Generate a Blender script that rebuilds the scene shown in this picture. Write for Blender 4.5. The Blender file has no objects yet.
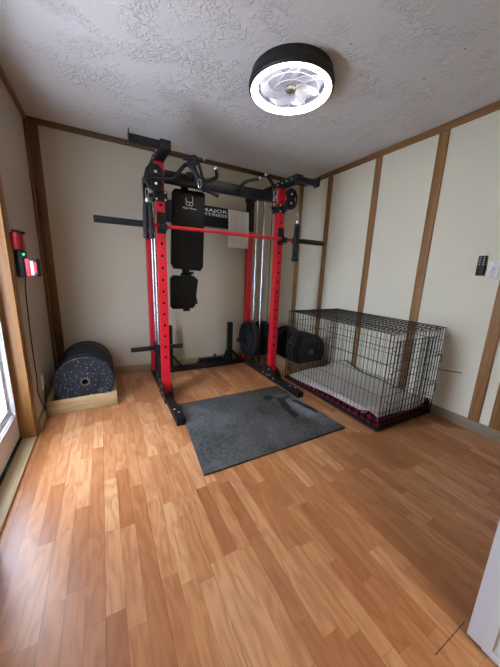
import bpy, bmesh, math, random
from mathutils import Vector, Matrix
random.seed(7)
sc = bpy.context.scene
COL = sc.collection
PI = math.pi
V = Vector

# ------------------------------------------------------------------ room and camera numbers (metres)
W, H = 3.063, 2.442            # room width, ceiling height; left wall x=0, back wall y=0
YF = -4.0                      # end of the floor behind the photographer
cam_d = bpy.data.cameras.new('camera')
cam = bpy.data.objects.new('camera', cam_d)
COL.objects.link(cam)
yaw, pitch, roll = .50136, -.22084, .036113
f_ = V((math.sin(yaw)*math.cos(pitch), math.cos(yaw)*math.cos(pitch), math.sin(pitch)))
r_ = V((math.cos(yaw), -math.sin(yaw), 0))
u_ = r_.cross(f_)
r2 = r_*math.cos(roll) + u_*math.sin(roll)
u2 = u_*math.cos(roll) - r_*math.sin(roll)
M = Matrix((r2, u2, -f_)).transposed().to_4x4()
M.translation = (.48948, -3.28395, 1.195)
cam.matrix_world = M
cam_d.sensor_fit = 'HORIZONTAL'
cam_d.sensor_width = 36
cam_d.lens = 36*269.19/500
cam_d.clip_start = .02
sc.camera = cam

# ------------------------------------------------------------------ materials
def lin(c):
    if isinstance(c, str):
        c = c.lstrip('#')
        c = [int(c[i:i+2], 16)/255 for i in (0, 2, 4)]
    return tuple((x/12.92 if x <= .04045 else ((x+.055)/1.055)**2.4) for x in c) + (1,)

class Mat:
    def __init__(s, name):
        s.m = bpy.data.materials.new(name); s.m.use_nodes = True
        s.nt = s.m.node_tree; s.nt.nodes.clear()
        s.out = s.n('ShaderNodeOutputMaterial')
    def n(s, t, **kw):
        nd = s.nt.nodes.new(t)
        for k, v in kw.items(): setattr(nd, k, v)
        return nd
    def l(s, a, b): s.nt.links.new(a, b)
    def val(s, sock, v):
        if hasattr(v, 'is_output') or isinstance(v, bpy.types.NodeSocket): s.l(v, sock)
        else: sock.default_value = v
    def math(s, op, a, b=0.0, c=None, clamp=False):
        nd = s.n('ShaderNodeMath', operation=op, use_clamp=clamp)
        s.val(nd.inputs[0], a); s.val(nd.inputs[1], b)
        if c is not None: s.val(nd.inputs[2], c)
        return nd.outputs[0]
    def mix(s, f, a, b, blend='MIX'):
        nd = s.n('ShaderNodeMix', data_type='RGBA', blend_type=blend)
        s.val(nd.inputs[0], f); s.val(nd.inputs[6], a); s.val(nd.inputs[7], b)
        return nd.outputs[2]
    def coords(s, scale=(1, 1, 1), kind='Object', loc=(0, 0, 0)):
        tc = s.n('ShaderNodeTexCoord'); mp = s.n('ShaderNodeMapping')
        mp.inputs['Scale'].default_value = scale; mp.inputs['Location'].default_value = loc
        s.l(tc.outputs[kind], mp.inputs[0]); return mp.outputs[0]
    def noise(s, vec, scale=5, detail=4, rough=.5, dist=0):
        nd = s.n('ShaderNodeTexNoise'); s.l(vec, nd.inputs['Vector'])
        nd.inputs['Scale'].default_value = scale; nd.inputs['Detail'].default_value = detail
        nd.inputs['Roughness'].default_value = rough; nd.inputs['Distortion'].default_value = dist
        return nd.outputs['Fac']
    def ramp(s, f, stops):
        nd = s.n('ShaderNodeValToRGB'); s.l(f, nd.inputs[0])
        el = nd.color_ramp.elements
        while len(el) < len(stops): el.new(.5)
        for e, (p, c) in zip(el, stops):
            e.position = p; e.color = lin(c) if isinstance(c, str) else (c, c, c, 1)
        return nd.outputs[0]
    def bump(s, h, strength=.3, dist=.01):
        nd = s.n('ShaderNodeBump'); s.l(h, nd.inputs['Height'])
        nd.inputs['Strength'].default_value = strength; nd.inputs['Distance'].default_value = dist
        return nd.outputs[0]
    def bsdf(s, color, rough=.5, metal=0, spec=.5, normal=None, coat=0):
        b = s.n('ShaderNodeBsdfPrincipled')
        s.val(b.inputs['Base Color'], color); s.val(b.inputs['Roughness'], rough)
        b.inputs['Metallic'].default_value = metal
        b.inputs['Specular IOR Level'].default_value = spec
        b.inputs['Coat Weight'].default_value = coat
        if normal is not None: s.l(normal, b.inputs['Normal'])
        s.l(b.outputs[0], s.out.inputs[0]); return b

def plain(name, col, rough=.5, metal=0, spec=.5, bump=0, bscale=200, var=0):
    m = Mat(name); c = lin(col); nrm = None
    vec = m.coords()
    if bump: nrm = m.bump(m.noise(vec, bscale, 3), bump, .002)
    if var:
        f = m.noise(vec, 9, 5, .6)
        c = m.mix(f, tuple(x*(1-var) for x in c[:3])+(1,), tuple(min(1, x*(1+var)) for x in c[:3])+(1,))
    m.bsdf(c, rough, metal, spec, nrm); return m.m

def wood(name, dark, light, rough=.5, axis='z', knots=0.0, grain=26):
    m = Mat(name)
    k = {'x': (1.6, grain, grain), 'y': (grain, 1.6, grain), 'z': (grain, grain, 1.6)}[axis]
    vec = m.coords(k)
    f = m.noise(vec, 1.6, 6, .62, .6)
    k2 = tuple(x*.22 for x in k)
    f2 = m.noise(m.coords(k2, loc=(3, 5, 1)), 1.3, 3, .5, .4)
    g = m.math('ADD', m.math('MULTIPLY', f, .6), m.math('MULTIPLY', f2, .4))
    c = m.ramp(g, [(.32, dark), (.66, light)])
    if knots:
        vo = m.n('ShaderNodeTexVoronoi'); kk = tuple(x*.2 for x in k)
        m.l(m.coords(tuple(2.2 if x > 2 else 1.2 for x in k)), vo.inputs['Vector']); vo.inputs['Scale'].default_value = 3.2
        kf = m.math('LESS_THAN', vo.outputs['Distance'], .09)
        c = m.mix(m.math('MULTIPLY', kf, knots), c, lin('#5a4028'))
    m.bsdf(c, rough, 0, .35, m.bump(f, .15, .002)); return m.m

def rubber(name, base, fleck=None, amount=.0, rough=.55):
    m = Mat(name); vec = m.coords(); c = lin(base)
    n = m.noise(vec, 160, 3)
    if fleck:
        vo = m.n('ShaderNodeTexVoronoi'); m.l(vec, vo.inputs['Vector']); vo.inputs['Scale'].default_value = 115
        sep = m.n('ShaderNodeSeparateColor'); m.l(vo.outputs['Color'], sep.inputs[0])
        k = m.math('MULTIPLY', m.math('LESS_THAN', vo.outputs['Distance'], .28), m.math('LESS_THAN', sep.outputs[0], amount))
        c = m.mix(k, c, lin(fleck))
    m.bsdf(c, rough, 0, .3, m.bump(n, .1, .002)); return m.m

def glow(name, col, strength):
    m = Mat(name); e = m.n('ShaderNodeEmission'); e.inputs[0].default_value = lin(col); e.inputs[1].default_value = strength
    m.l(e.outputs[0], m.out.inputs[0]); return m.m

def thin_glass(name, tint, gloss=.08, rough=.05):
    m = Mat(name); t = m.n('ShaderNodeBsdfTransparent'); t.inputs[0].default_value = lin(tint)
    g = m.n('ShaderNodeBsdfGlossy'); g.inputs['Roughness'].default_value = rough
    x = m.n('ShaderNodeMixShader'); x.inputs[0].default_value = gloss
    m.l(t.outputs[0], x.inputs[1]); m.l(g.outputs[0], x.inputs[2]); m.l(x.outputs[0], m.out.inputs[0]); return m.m

def floor_mat():
    m = Mat('laminate_strip_floor')
    tc = m.n('ShaderNodeTexCoord'); sp = m.n('ShaderNodeSeparateXYZ'); m.l(tc.outputs['Object'], sp.inputs[0])
    x, y = sp.outputs[0], sp.outputs[1]
    SW = .0645
    xs = m.math('DIVIDE', m.math('ADD', x, 10.035), SW)
    i = m.math('FLOOR', xs); fx = m.math('FRACT', xs)
    wn = m.n('ShaderNodeTexWhiteNoise', noise_dimensions='1D'); m.l(i, wn.inputs['W'])
    r1 = wn.outputs['Value']
    wn2 = m.n('ShaderNodeTexWhiteNoise', noise_dimensions='1D'); m.l(m.math('ADD', i, 71.3), wn2.inputs['W'])
    L = m.math('ADD', m.math('MULTIPLY', wn2.outputs['Value'], .13), .31)
    ys = m.math('DIVIDE', m.math('ADD', y, m.math('ADD', m.math('MULTIPLY', r1, 1.7), 20.0)), L)
    j = m.math('FLOOR', ys); fy = m.math('FRACT', ys)
    cb = m.n('ShaderNodeCombineXYZ'); m.l(i, cb.inputs[0]); m.l(j, cb.inputs[1])
    w3 = m.n('ShaderNodeTexWhiteNoise', noise_dimensions='3D'); m.l(cb.outputs[0], w3.inputs['Vector'])
    tone = w3.outputs['Value']
    # grain, shifted per strip
    off = m.math('MULTIPLY', tone, 37.0)
    gv = m.n('ShaderNodeCombineXYZ'); m.l(m.math('MULTIPLY', x, 30.0), gv.inputs[0])
    m.l(m.math('MULTIPLY', y, 2.6), gv.inputs[1]); m.l(off, gv.inputs[2])
    g1 = m.noise(gv.outputs[0], 1.0, 5, .6, 1.6)
    gv2 = m.n('ShaderNodeCombineXYZ'); m.l(m.math('MULTIPLY', x, 190.0), gv2.inputs[0])
    m.l(m.math('MULTIPLY', y, 6.0), gv2.inputs[1]); m.l(off, gv2.inputs[2])
    g2 = m.noise(gv2.outputs[0], 1.0, 3, .6, .3)
    # cathedral arches
    gv3 = m.n('ShaderNodeCombineXYZ'); m.l(m.math('MULTIPLY', x, 11.0), gv3.inputs[0])
    m.l(m.math('MULTIPLY', y, 2.2), gv3.inputs[1]); m.l(off, gv3.inputs[2])
    g3 = m.noise(gv3.outputs[0], 1.0, 2, .5, .2)
    rings = m.math('PINGPONG', m.math('MULTIPLY', g3, 13.0), 1.0)
    base = m.ramp(tone, [(0, '#a2693f'), (.3, '#b07649'), (.55, '#bc8355'), (.8, '#c58e60'), (1, '#cd996b')])
    dark = m.mix(.5, base, lin('#8a4c26'))
    gg = m.math('ADD', m.math('MULTIPLY', g1, .5), m.math('ADD', m.math('MULTIPLY', rings, .22), m.math('MULTIPLY', g2, .28)))
    k = m.ramp(gg, [(.36, 1.0), (.60, 0.0)])
    c = m.mix(m.math('MULTIPLY', k, .9), base, dark)
    # strip seams, board seams
    e = m.math('MINIMUM', fx, m.math('SUBTRACT', 1.0, fx))
    ey = m.math('MULTIPLY', m.math('MINIMUM', fy, m.math('SUBTRACT', 1.0, fy)), m.math('DIVIDE', L, SW))
    seam = m.math('LESS_THAN', m.math('MINIMUM', e, ey), .016)
    c = m.mix(m.math('MULTIPLY', seam, .35), c, lin('#5e3418'))
    i3 = m.math('FRACT', m.math('DIVIDE', xs, 3.0))
    e3 = m.math('LESS_THAN', m.math('MINIMUM', i3, m.math('SUBTRACT', 1.0, i3)), .007)
    c = m.mix(m.math('MULTIPLY', e3, .28), c, lin('#4a2812'))
    # opened end joints between boards: dark short lines across
    for (x0, x1, yy) in ((2.535, 2.72, -2.351), (2.925, 3.04, -2.318), (1.357, 1.547, -3.038)):
        b = m.math('MULTIPLY', m.math('GREATER_THAN', x, x0), m.math('LESS_THAN', x, x1))
        b = m.math('MULTIPLY', b, m.math('LESS_THAN', m.math('ABSOLUTE', m.math('SUBTRACT', y, yy)), .0016))
        c = m.mix(m.math('MULTIPLY', b, .8), c, lin('#2a1a10'))
    rg = m.math('ADD', m.math('MULTIPLY', m.noise(tc.outputs['Object'], 3.0, 4), .16), .27)
    m.bsdf(c, rg, 0, .45, m.bump(m.math('MULTIPLY', g2, 1.0), .06, .002)); return m.m

def ceiling_mat():
    m = Mat('knockdown_texture_ceiling'); vec = m.coords()
    n1 = m.noise(vec, 26, 6, .6, 1.3)
    n2 = m.noise(vec, 4.2, 3, .5, .6)
    blot = m.ramp(n2, [(.42, 0.0), (.6, 1.0)])
    h = m.math('MULTIPLY', m.ramp(n1, [(.47, 0.0), (.60, 1.0)]), blot)
    h = m.math('ADD', h, m.math('MULTIPLY', m.noise(vec, 90, 3), .22))
    # small brown flecks where the texture has chipped
    vo = m.n('ShaderNodeTexVoronoi'); m.l(m.coords((9, 20, 9)), vo.inputs['Vector']); vo.inputs['Scale'].default_value = 1.0
    sp = m.n('ShaderNodeSeparateColor'); m.l(vo.outputs['Color'], sp.inputs[0])
    k = m.math('MULTIPLY', m.math('LESS_THAN', vo.outputs['Distance'], .09), m.math('LESS_THAN', sp.outputs[1], .10))
    c = m.mix(k, lin('#dcd9d5'), lin('#8d8172'))
    m.bsdf(c, .85, 0, .2, m.bump(h, .75, .006)); return m.m

def wall_mat(name, col):
    m = Mat(name); vec = m.coords()
    f = m.noise(vec, 1.7, 4, .55)
    c0 = lin(col); c = m.mix(f, tuple(v*.94 for v in c0[:3])+(1,), tuple(min(1, v*1.05) for v in c0[:3])+(1,))
    m.bsdf(c, .7, 0, .25, m.bump(m.noise(vec, 120, 3), .12, .002)); return m.m

def mat_rubber():
    m = Mat('stall_mat_rubber'); tc = m.n('ShaderNodeTexCoord'); vec = tc.outputs['Object']
    f = m.noise(vec, 45, 6, .7); f2 = m.noise(vec, 3.2, 5, .6, .5)
    c = m.ramp(m.math('ADD', m.math('MULTIPLY', f, .5), m.math('MULTIPLY', f2, .5)), [(.36, '#323332'), (.62, '#5e5e5c')])
    # wet-looking dark smear and a paler patch, each with a shape of its own
    sp = m.n('ShaderNodeSeparateXYZ'); m.l(vec, sp.inputs[0]); x, y = sp.outputs[0], sp.outputs[1]
    def blob(cx, cy, rx, ry, ang, wob):
        dx, dy = m.math('SUBTRACT', x, cx), m.math('SUBTRACT', y, cy)
        ca, sa = math.cos(ang), math.sin(ang)
        a = m.math('DIVIDE', m.math('ADD', m.math('MULTIPLY', dx, ca), m.math('MULTIPLY', dy, sa)), rx)
        b = m.math('DIVIDE', m.math('SUBTRACT', m.math('MULTIPLY', dy, ca), m.math('MULTIPLY', dx, sa)), ry)
        d = m.math('SQRT', m.math('ADD', m.math('MULTIPLY', a, a), m.math('MULTIPLY', b, b)))
        return m.math('ADD', d, m.math('MULTIPLY', m.math('SUBTRACT', m.noise(vec, wob, 4, .6), .5), 1.5))
    # mat-local coordinates: origin at the mat centre
    pale_patch = m.ramp(blob(.50, -.05, .17, .36, .15, 7), [(.2, 1.0), (1.05, 0.0)])
    c = m.mix(m.math('MULTIPLY', pale_patch, m.math('MULTIPLY', f, 1.0)), c, lin('#a4acb4'))
    for b_ in ((.355, .0, .26, .050, 1.38, 9), (.30, .24, .07, .05, .2, 14), (.53, -.03, .20, .032, 1.75, 16), (.45, .17, .09, .022, .3, 18), (.60, -.12, .10, .03, 2.6, 15)):
        k = m.ramp(blob(*b_), [(.70, 1.0), (1.0, 0.0)])
        c = m.mix(m.math('MULTIPLY', k, .9), c, lin('#121416'))
    m.bsdf(c, .7, 0, .15, m.bump(f, .35, .003)); return m.m

def plaid():
    m = Mat('red_black_plaid'); tc = m.n('ShaderNodeTexCoord'); sp = m.n('ShaderNodeSeparateXYZ'); m.l(tc.outputs['Object'], sp.inputs[0])
    h = m.math('FRACT', m.math('MULTIPLY', m.math('ADD', sp.outputs[0], sp.outputs[1]), 15.0))
    v = m.math('FRACT', m.math('MULTIPLY', sp.outputs[2], 22.0))
    s = m.math('ADD', m.math('LESS_THAN', h, .5), m.math('LESS_THAN', v, .5))
    c = m.ramp(m.math('DIVIDE', s, 2.0), [(.2, '#861a2c'), (.5, '#3c101a'), (.9, '#0c080a')])
    m.bsdf(c, .9, 0, .1, m.bump(m.noise(m.coords(), 220, 2), .3, .002)); return m.m

def paper_mat():
    m = Mat('printed_paper'); tc = m.n('ShaderNodeTexCoord'); sp = m.n('ShaderNodeSeparateXYZ'); m.l(tc.outputs['Object'], sp.inputs[0])
    x, z = sp.outputs[0], sp.outputs[2]
    row = m.math('FRACT', m.math('MULTIPLY', z, 48.0))
    rows = m.math('LESS_THAN', row, .5)
    wv = m.n('ShaderNodeCombineXYZ'); m.l(m.math('MULTIPLY', x, 70.0), wv.inputs[0]); m.l(m.math('FLOOR', m.math('MULTIPLY', z, 48.0)), wv.inputs[1])
    words = m.math('GREATER_THAN', m.noise(wv.outputs[0], 1.0, 2), .46)
    k = m.math('MULTIPLY', rows, words)
    inside = m.math('MULTIPLY', m.math('GREATER_THAN', x, -.115), m.math('LESS_THAN', x, .12))
    k = m.math('MULTIPLY', k, inside)
    line = m.math('LESS_THAN', m.math('FRACT', m.math('MULTIPLY', m.math('ADD', x, .5), 11.0)), .05)
    k = m.math('MAXIMUM', k, line)
    c = m.mix(m.math('MULTIPLY', k, .38), lin('#e6e6e4'), lin('#6b6c6e'))
    m.bsdf(c, .7, 0, .3); return m.m

MT = dict(
    floor=floor_mat(), ceiling=ceiling_mat(), wall=wall_mat('cream_wall_panel_lit', '#e9e4cd'), wall_b=wall_mat('beige_wall_panel_shaded', '#b9af9a'),  # one panel paint: right wall copy brightened as lit, back copy darkened as shaded
    wall_l=wall_mat('beige_side_panel_shaded', '#b3a996'),  # same panel paint, darkened for the shaded left side
    batten=wood('brown_batten_wood', '#7a5631', '#ab7f50'), batten_d=wood('dark_batten_wood', '#573b22', '#7d5836'),
    trim_x=wood('dark_cornice_wood', '#4a3524', '#6b4c30', axis='x'), trim_y=wood('cornice_wood', '#73512f', '#957046', axis='y'),
    base_x=wood('baseboard_wood', '#8a755a', '#a58e6e', axis='x'), base_y=wood('grey_baseboard_wood', '#8b7d66', '#aa9b80', axis='y'),
    casing=wood('honey_casing_wood', '#6f4b27', '#966a3b', rough=.4), pine=wood('raw_pine', '#9c8058', '#cdb488', axis='x', knots=.7, grain=20), pine_b=wood('shaded_pine', '#7c6040', '#a98b62', axis='x', knots=.7, grain=20), pine_c=wood('shaded_side_pine', '#7c6040', '#a98b62', axis='y', knots=.5, grain=20),  # pine_b and pine_c: pine darkened for the shade behind the crate
    pine_y=wood('raw_pine_sill', '#a08a66', '#c9b48c', axis='y', knots=.5, grain=20),
    white=plain('white_door_paint', '#d2d6da', .4, bump=.05, bscale=60), pinkish=plain('off_white_door_paint', '#d6ccc6', .4),
    red=plain('red_powder_coat', '#c01626', .38, spec=.5), black=plain('black_powder_coat', '#111215', .45, spec=.35, bump=.08),
    steel=plain('chrome_steel', '#c9ccd0', .22, metal=1), bolt=plain('zinc_bolt', '#d5d7da', .3, metal=1),
    dullsteel=plain('dull_steel', '#8f8d88', .4, metal=1), hole=plain('hole_shade', '#050505', .9),  # hole: near-black painted in for the shade inside holes
    vinyl=plain('black_vinyl', '#0b0c0e', .5, spec=.3, bump=.12, bscale=260), strap=plain('black_webbing', '#0a0b0c', .85),
    rope=None, plastic=plain('black_plastic', '#0f1012', .5, spec=.35), redplastic=plain('red_plastic', '#b0141f', .4),
    bar_red=plain('red_bar_coat', '#c8202a', .32), bar_black=plain('black_bar_sleeve', '#121315', .38, spec=.4),
    speck=rubber('flecked_rubber', '#171b22', '#b4c2d0', .15), plain_rubber=rubber('black_bumper_rubber', '#15171a', '#30353b', .05),
    mat=mat_rubber(), plaid=plaid(), fleece=plain('cream_fleece', '#b9b3a9', .95, spec=.1, bump=.5, bscale=120, var=.12),
    wire=plain('black_crate_wire', '#101012', .45), tray=plain('black_crate_tray', '#17171a', .55),
    paper=paper_mat(), ltgrey=plain('pale_print', '#d8dadb', .5), label=plain('white_label', '#dddddd', .5),
    ring=glow('light_ring_glow', '#fff8ee', 13.0), led=glow('green_led', '#35ff5a', 4.0),
    housing=plain('matt_black_housing', '#16140f', .5), blade=plain('clear_grey_blade', '#c6cadd', .35, spec=.6), fanplate=plain('fan_back_plate', '#9a9cb0', .45),
    guard=plain('fan_guard_wire', '#e8e4d8', .35), glass=thin_glass('door_glass', '#e6efff', .06), switch=plain('white_switch_plastic', '#e9e9e6', .35),
)
def rope_mat():
    m = Mat('braided_rope'); vec = m.coords((1, 1, 1))
    w = m.n('ShaderNodeTexWave', wave_type='BANDS', bands_direction='DIAGONAL'); m.l(vec, w.inputs['Vector']); w.inputs['Scale'].default_value = 45
    c = m.ramp(w.outputs['Fac'], [(.3, '#0d0d0e'), (.9, '#3a3a3a')]); m.bsdf(c, .8, 0, .3, m.bump(w.outputs['Fac'], .6, .004)); return m.m
MT['rope'] = rope_mat()

# ------------------------------------------------------------------ mesh collecting
class B:
    def __init__(s): s.bm = bmesh.new(); s.mi = 0
    def _f(s, vs):
        try:
            f = s.bm.faces.new(vs); f.material_index = s.mi; return f
        except ValueError: return None
    def box(s, x0, x1, y0, y1, z0, z1, bev=0, seg=2):
        bm = bmesh.new()
        v = [bm.verts.new((x, y, z)) for x in (x0, x1) for y in (y0, y1) for z in (z0, z1)]
        for q in ((0, 1, 3, 2), (4, 6, 7, 5), (0, 4, 5, 1), (2, 3, 7, 6), (0, 2, 6, 4), (1, 5, 7, 3)): bm.faces.new([v[k] for k in q])
        if bev: bmesh.ops.bevel(bm, geom=list(bm.edges), offset=bev, segments=seg, profile=.5, affect='EDGES')
        return s.add(bm)
    def add(s, bm, mtx=None):
        mp = {}
        for v in bm.verts: mp[v] = s.bm.verts.new(mtx @ v.co if mtx else v.co)
        for f in bm.faces:
            g = s._f([mp[v] for v in f.verts])
            if g and f.material_index: g.material_index = f.material_index
        bm.free(); return s
    def ring(s, c, ax, r, n, ph=0):
        ax = V(ax).normalized(); a = ax.orthogonal().normalized(); b = ax.cross(a)
        return [s.bm.verts.new(V(c) + a*r*math.cos(2*PI*k/n+ph) + b*r*math.sin(2*PI*k/n+ph)) for k in range(n)]
    def skin(s, rings, closed=False, cap=True):
        n = len(rings[0]); m = len(rings)
        for i in range(m if closed else m-1):
            A, C = rings[i], rings[(i+1) % m]
            for k in range(n): s._f([A[k], A[(k+1) % n], C[(k+1) % n], C[k]])
        if cap and not closed:
            s._f(list(reversed(rings[0]))); s._f(rings[-1])
        return s
    def cyl(s, p0, p1, r0, r1=None, n=20, bev=0):
        p0, p1 = V(p0), V(p1); r1 = r0 if r1 is None else r1; ax = p1-p0; L = ax.length; d = ax/L
        if bev:
            pr = [(0, r0-bev), (bev, r0), (L-bev, r1), (L, r1-bev)]
        else: pr = [(0, r0), (L, r1)]
        return s.skin([s.ring(p0+d*h, d, r, n) for h, r in pr])
    def lathe(s, c, ax, prof, n=40, closed=False, cap=True):
        ax = V(ax).normalized()
        return s.skin([s.ring(V(c)+ax*h, ax, max(r, 1e-4), n) for r, h in prof], closed, cap)
    def tube(s, pts, r, n=10, closed=False, flat=None, up=None):
        pts = [V(p) for p in pts]; rings = []; m = len(pts); prev = None
        for i, p in enumerate(pts):
            if closed: t = pts[(i+1) % m]-pts[i-1]
            else: t = pts[min(i+1, m-1)]-pts[max(i-1, 0)]
            t.normalize()
            a = (prev - t*prev.dot(t)) if prev is not None else (V(up)-t*V(up).dot(t) if up else t.orthogonal())
            if a.length < 1e-6: a = t.orthogonal()
            a.normalize(); prev = a; b = t.cross(a)
            rb = flat if flat else r
            rr = r(i) if callable(r) else r
            rings.append([s.bm.verts.new(p + a*rr*math.cos(2*PI*k/n) + b*(flat or rr)*math.sin(2*PI*k/n)) for k in range(n)])
        return s.skin(rings, closed)
    def bar(s, p0, p1, w, h, up=(0, 0, 1), bev=0):
        p0, p1 = V(p0), V(p1); d = (p1-p0); L = d.length; d.normalize(); u = V(up); u = (u-d*u.dot(d)).normalized(); r = d.cross(u)
        bm = bmesh.new()
        v = [bm.verts.new((x*w/2, y*L, z*h/2)) for x in (-1, 1) for y in (0, 1) for z in (-1, 1)]
        for q in ((0, 1, 3, 2), (4, 6, 7, 5), (0, 4, 5, 1), (2, 3, 7, 6), (0, 2, 6, 4), (1, 5, 7, 3)): bm.faces.new([v[k] for k in q])
        if bev: bmesh.ops.bevel(bm, geom=list(bm.edges), offset=bev, segments=2, profile=.5, affect='EDGES')
        mx = Matrix((r, d, u)).transposed().to_4x4(); mx.translation = p0
        return s.add(bm, mx)
    def prism(s, poly, plane, t0, t1, bev=0):
        def P(a, b, t): return {'yz': (t, a, b), 'xz': (a, t, b), 'xy': (a, b, t)}[plane]
        bm = bmesh.new()
        A = [bm.verts.new(P(a, b, t0)) for a, b in poly]; C = [bm.verts.new(P(a, b, t1)) for a, b in poly]
        n = len(poly)
        for k in range(n): bm.faces.new([A[k], A[(k+1) % n], C[(k+1) % n], C[k]])
        bm.faces.new(A); bm.faces.new(list(reversed(C)))
        if bev:
            es = [e for e in bm.edges if (e.verts[0] in A) == (e.verts[1] in A)]
            bmesh.ops.bevel(bm, geom=es, offset=bev, segments=2, profile=.5, affect='EDGES')
        return s.add(bm)
    def sphere(s, c, r, n=14, sq=(1, 1, 1)):
        bm = bmesh.new(); bmesh.ops.create_uvsphere(bm, u_segments=n, v_segments=max(6, n//2), radius=r)
        mx = Matrix.Diagonal((*sq, 1)); mx.translation = V(c); return s.add(bm, mx)
    def build(s, name, mats, parent=None, loc=None, smooth=35, weld=False):
        """link the collected shape as one mesh object; shape is given in room coordinates"""
        bm = s.bm
        if weld: bmesh.ops.remove_doubles(bm, verts=bm.verts, dist=1e-5)
        org = world_loc(parent) if parent else V(loc or (0, 0, 0))
        for v in bm.verts: v.co -= org
        bmesh.ops.recalc_face_normals(bm, faces=bm.faces)
        if smooth:
            for f in bm.faces: f.smooth = True
            ang = math.radians(smooth)
            for e in bm.edges:
                e.smooth = (len(e.link_faces) == 2 and e.calc_face_angle(0) < ang)
        me = bpy.data.meshes.new(name); bm.to_mesh(me); bm.free()
        for mm in (mats if isinstance(mats, (list, tuple)) else [mats]): me.materials.append(MT[mm] if isinstance(mm, str) else mm)
        o = bpy.data.objects.new(name, me); COL.objects.link(o)
        if parent: o.parent = parent
        else: o.location = org
        return o

def world_loc(o):
    p = V((0, 0, 0))
    while o: p += o.location; o = o.parent
    return p
def tag(o, label, cat, group=None, kind=None):
    o['label'] = label; o['category'] = cat
    if group: o['group'] = group
    if kind: o['kind'] = kind
    return o
def thing(name, label, cat, loc, group=None):
    o = bpy.data.objects.new(name, None); o.empty_display_size = .05; COL.objects.link(o); o.location = loc
    return tag(o, label, cat, group)
def struct(o, label, cat): return tag(o, label, cat, kind='structure')
def dup(root, loc, label, rot=None):
    r = root.copy(); COL.objects.link(r); r.location = loc; r['label'] = label
    if rot is not None: r.rotation_euler = rot
    for ch in list(root.children):
        c = ch.copy(); COL.objects.link(c); c.parent = r
        for g in ch.children:
            d = g.copy(); COL.objects.link(d); d.parent = c
    return r
def arc(c, r, a0, a1, n, plane='xz'):
    out = []
    for k in range(n+1):
        a = math.radians(a0+(a1-a0)*k/n); p, q = r*math.cos(a), r*math.sin(a)
        out.append({'xz': V((c[0]+p, c[1], c[2]+q)), 'yz': V((c[0], c[1]+p, c[2]+q)), 'xy': V((c[0]+p, c[1]+q, c[2]))}[plane])
    return out
def smooth_path(pts, sub=6):
    pts = [V(p) for p in pts]; out = []
    for i in range(len(pts)-1):
        p0 = pts[max(i-1, 0)]; p1 = pts[i]; p2 = pts[i+1]; p3 = pts[min(i+2, len(pts)-1)]
        for k in range(sub):
            t = k/sub
            out.append(.5*((2*p1)+(p2-p0)*t+(2*p0-5*p1+4*p2-p3)*t*t+(3*p1-p0-3*p2+p3)*t**3))
    out.append(pts[-1]); return out

# ------------------------------------------------------------------ the room
struct(B().box(-.12, W+.12, YF, .12, -.06, 0).build('floor', 'floor'), 'laminate floor of narrow wood strips running away from the camera', 'floor')
struct(B().box(-.12, W+.12, YF, .12, H, H+.08).build('ceiling', 'ceiling'), 'rough textured white ceiling', 'ceiling')
struct(B().box(-.12, W+.12, 0, .1, 0, H).build('wall_back', 'wall_b'), 'panelled back wall behind the red rack, its beige darkened for shade', 'wall')
struct(B().prism([(-.12, 0), (.60, 0), (.60, 2.06), (1.508, 2.06), (1.508, 0), (W+.12, 0), (W+.12, H), (-.12, H)], 'xz', YF-.1, YF-.0005).build('wall_front', 'wall_b'),  # unseen wall, put in to narrow the light from behind the camera
       'unseen wall behind the camera with the open doorway, built to shape daylight', 'wall')
struct(B().prism([(.48, YF-.1005), (.60, YF-.1005), (.60, YF-1.2), (1.52, YF-1.2), (1.52, YF-.1005), (1.64, YF-.1005), (1.64, YF-1.3), (.48, YF-1.3)], 'xy', 0, H).build('wall_light_block', 'wall'),  # closed box added past the doorway to keep world light out
       'unseen light-blocking enclosure added beyond the open doorway', 'wall')
struct(B().box(.48, 1.64, YF-1.3, YF-.0005, -.06, -.0005).build('floor_light_block', 'floor'), 'floor of the light-blocking enclosure added beyond the open doorway', 'floor')
struct(B().box(.48, 1.64, YF-1.3, YF-.0005, H+.0005, H+.08).build('ceiling_light_block', 'ceiling'), 'ceiling of the light-blocking enclosure added beyond the open doorway', 'ceiling')
D0, D1 = -1.085, -1.985        # outside door opening in the left wall
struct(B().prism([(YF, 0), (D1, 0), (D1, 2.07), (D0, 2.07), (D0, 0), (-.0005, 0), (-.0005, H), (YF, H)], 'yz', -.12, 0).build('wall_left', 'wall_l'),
       'left side wall with the outside door and tool charger', 'wall')
E0, E1 = -2.60, -3.40       # closet door opening in the right wall
struct(B().prism([(YF, 0), (E1, 0), (E1, 2.05), (E0, 2.05), (E0, 0), (-.0005, 0), (-.0005, H), (YF, H)], 'yz', W, W+.12).build('wall_right', 'wall'),
       'right side wall, its cream brightened as lit, striped with brown battens', 'wall')
trims = []
def trim(b, mat, label):
    o = b.build('trim_%d' % (len(trims)+1), mat); trims.append(o); return struct(o, label, 'trim')
def base(b, side, mat, label): return struct(b.build('baseboard_'+side, mat), label, 'baseboard')
# cornice boards
trim(B().box(.02, W-.02, -.02, -.0005, H-.048, H-.0005, .003), 'trim_x', 'dark cornice strip along top of back wall')
trim(B().box(.0005, .02, YF, -.0005, H-.05, H-.0005, .003), 'trim_y', 'cornice strip along top of left wall')
trim(B().box(W-.02, W-.0005, YF, -.0005, H-.055, H-.0005, .003), 'trim_y', 'cornice strip along top of right wall')
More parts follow.
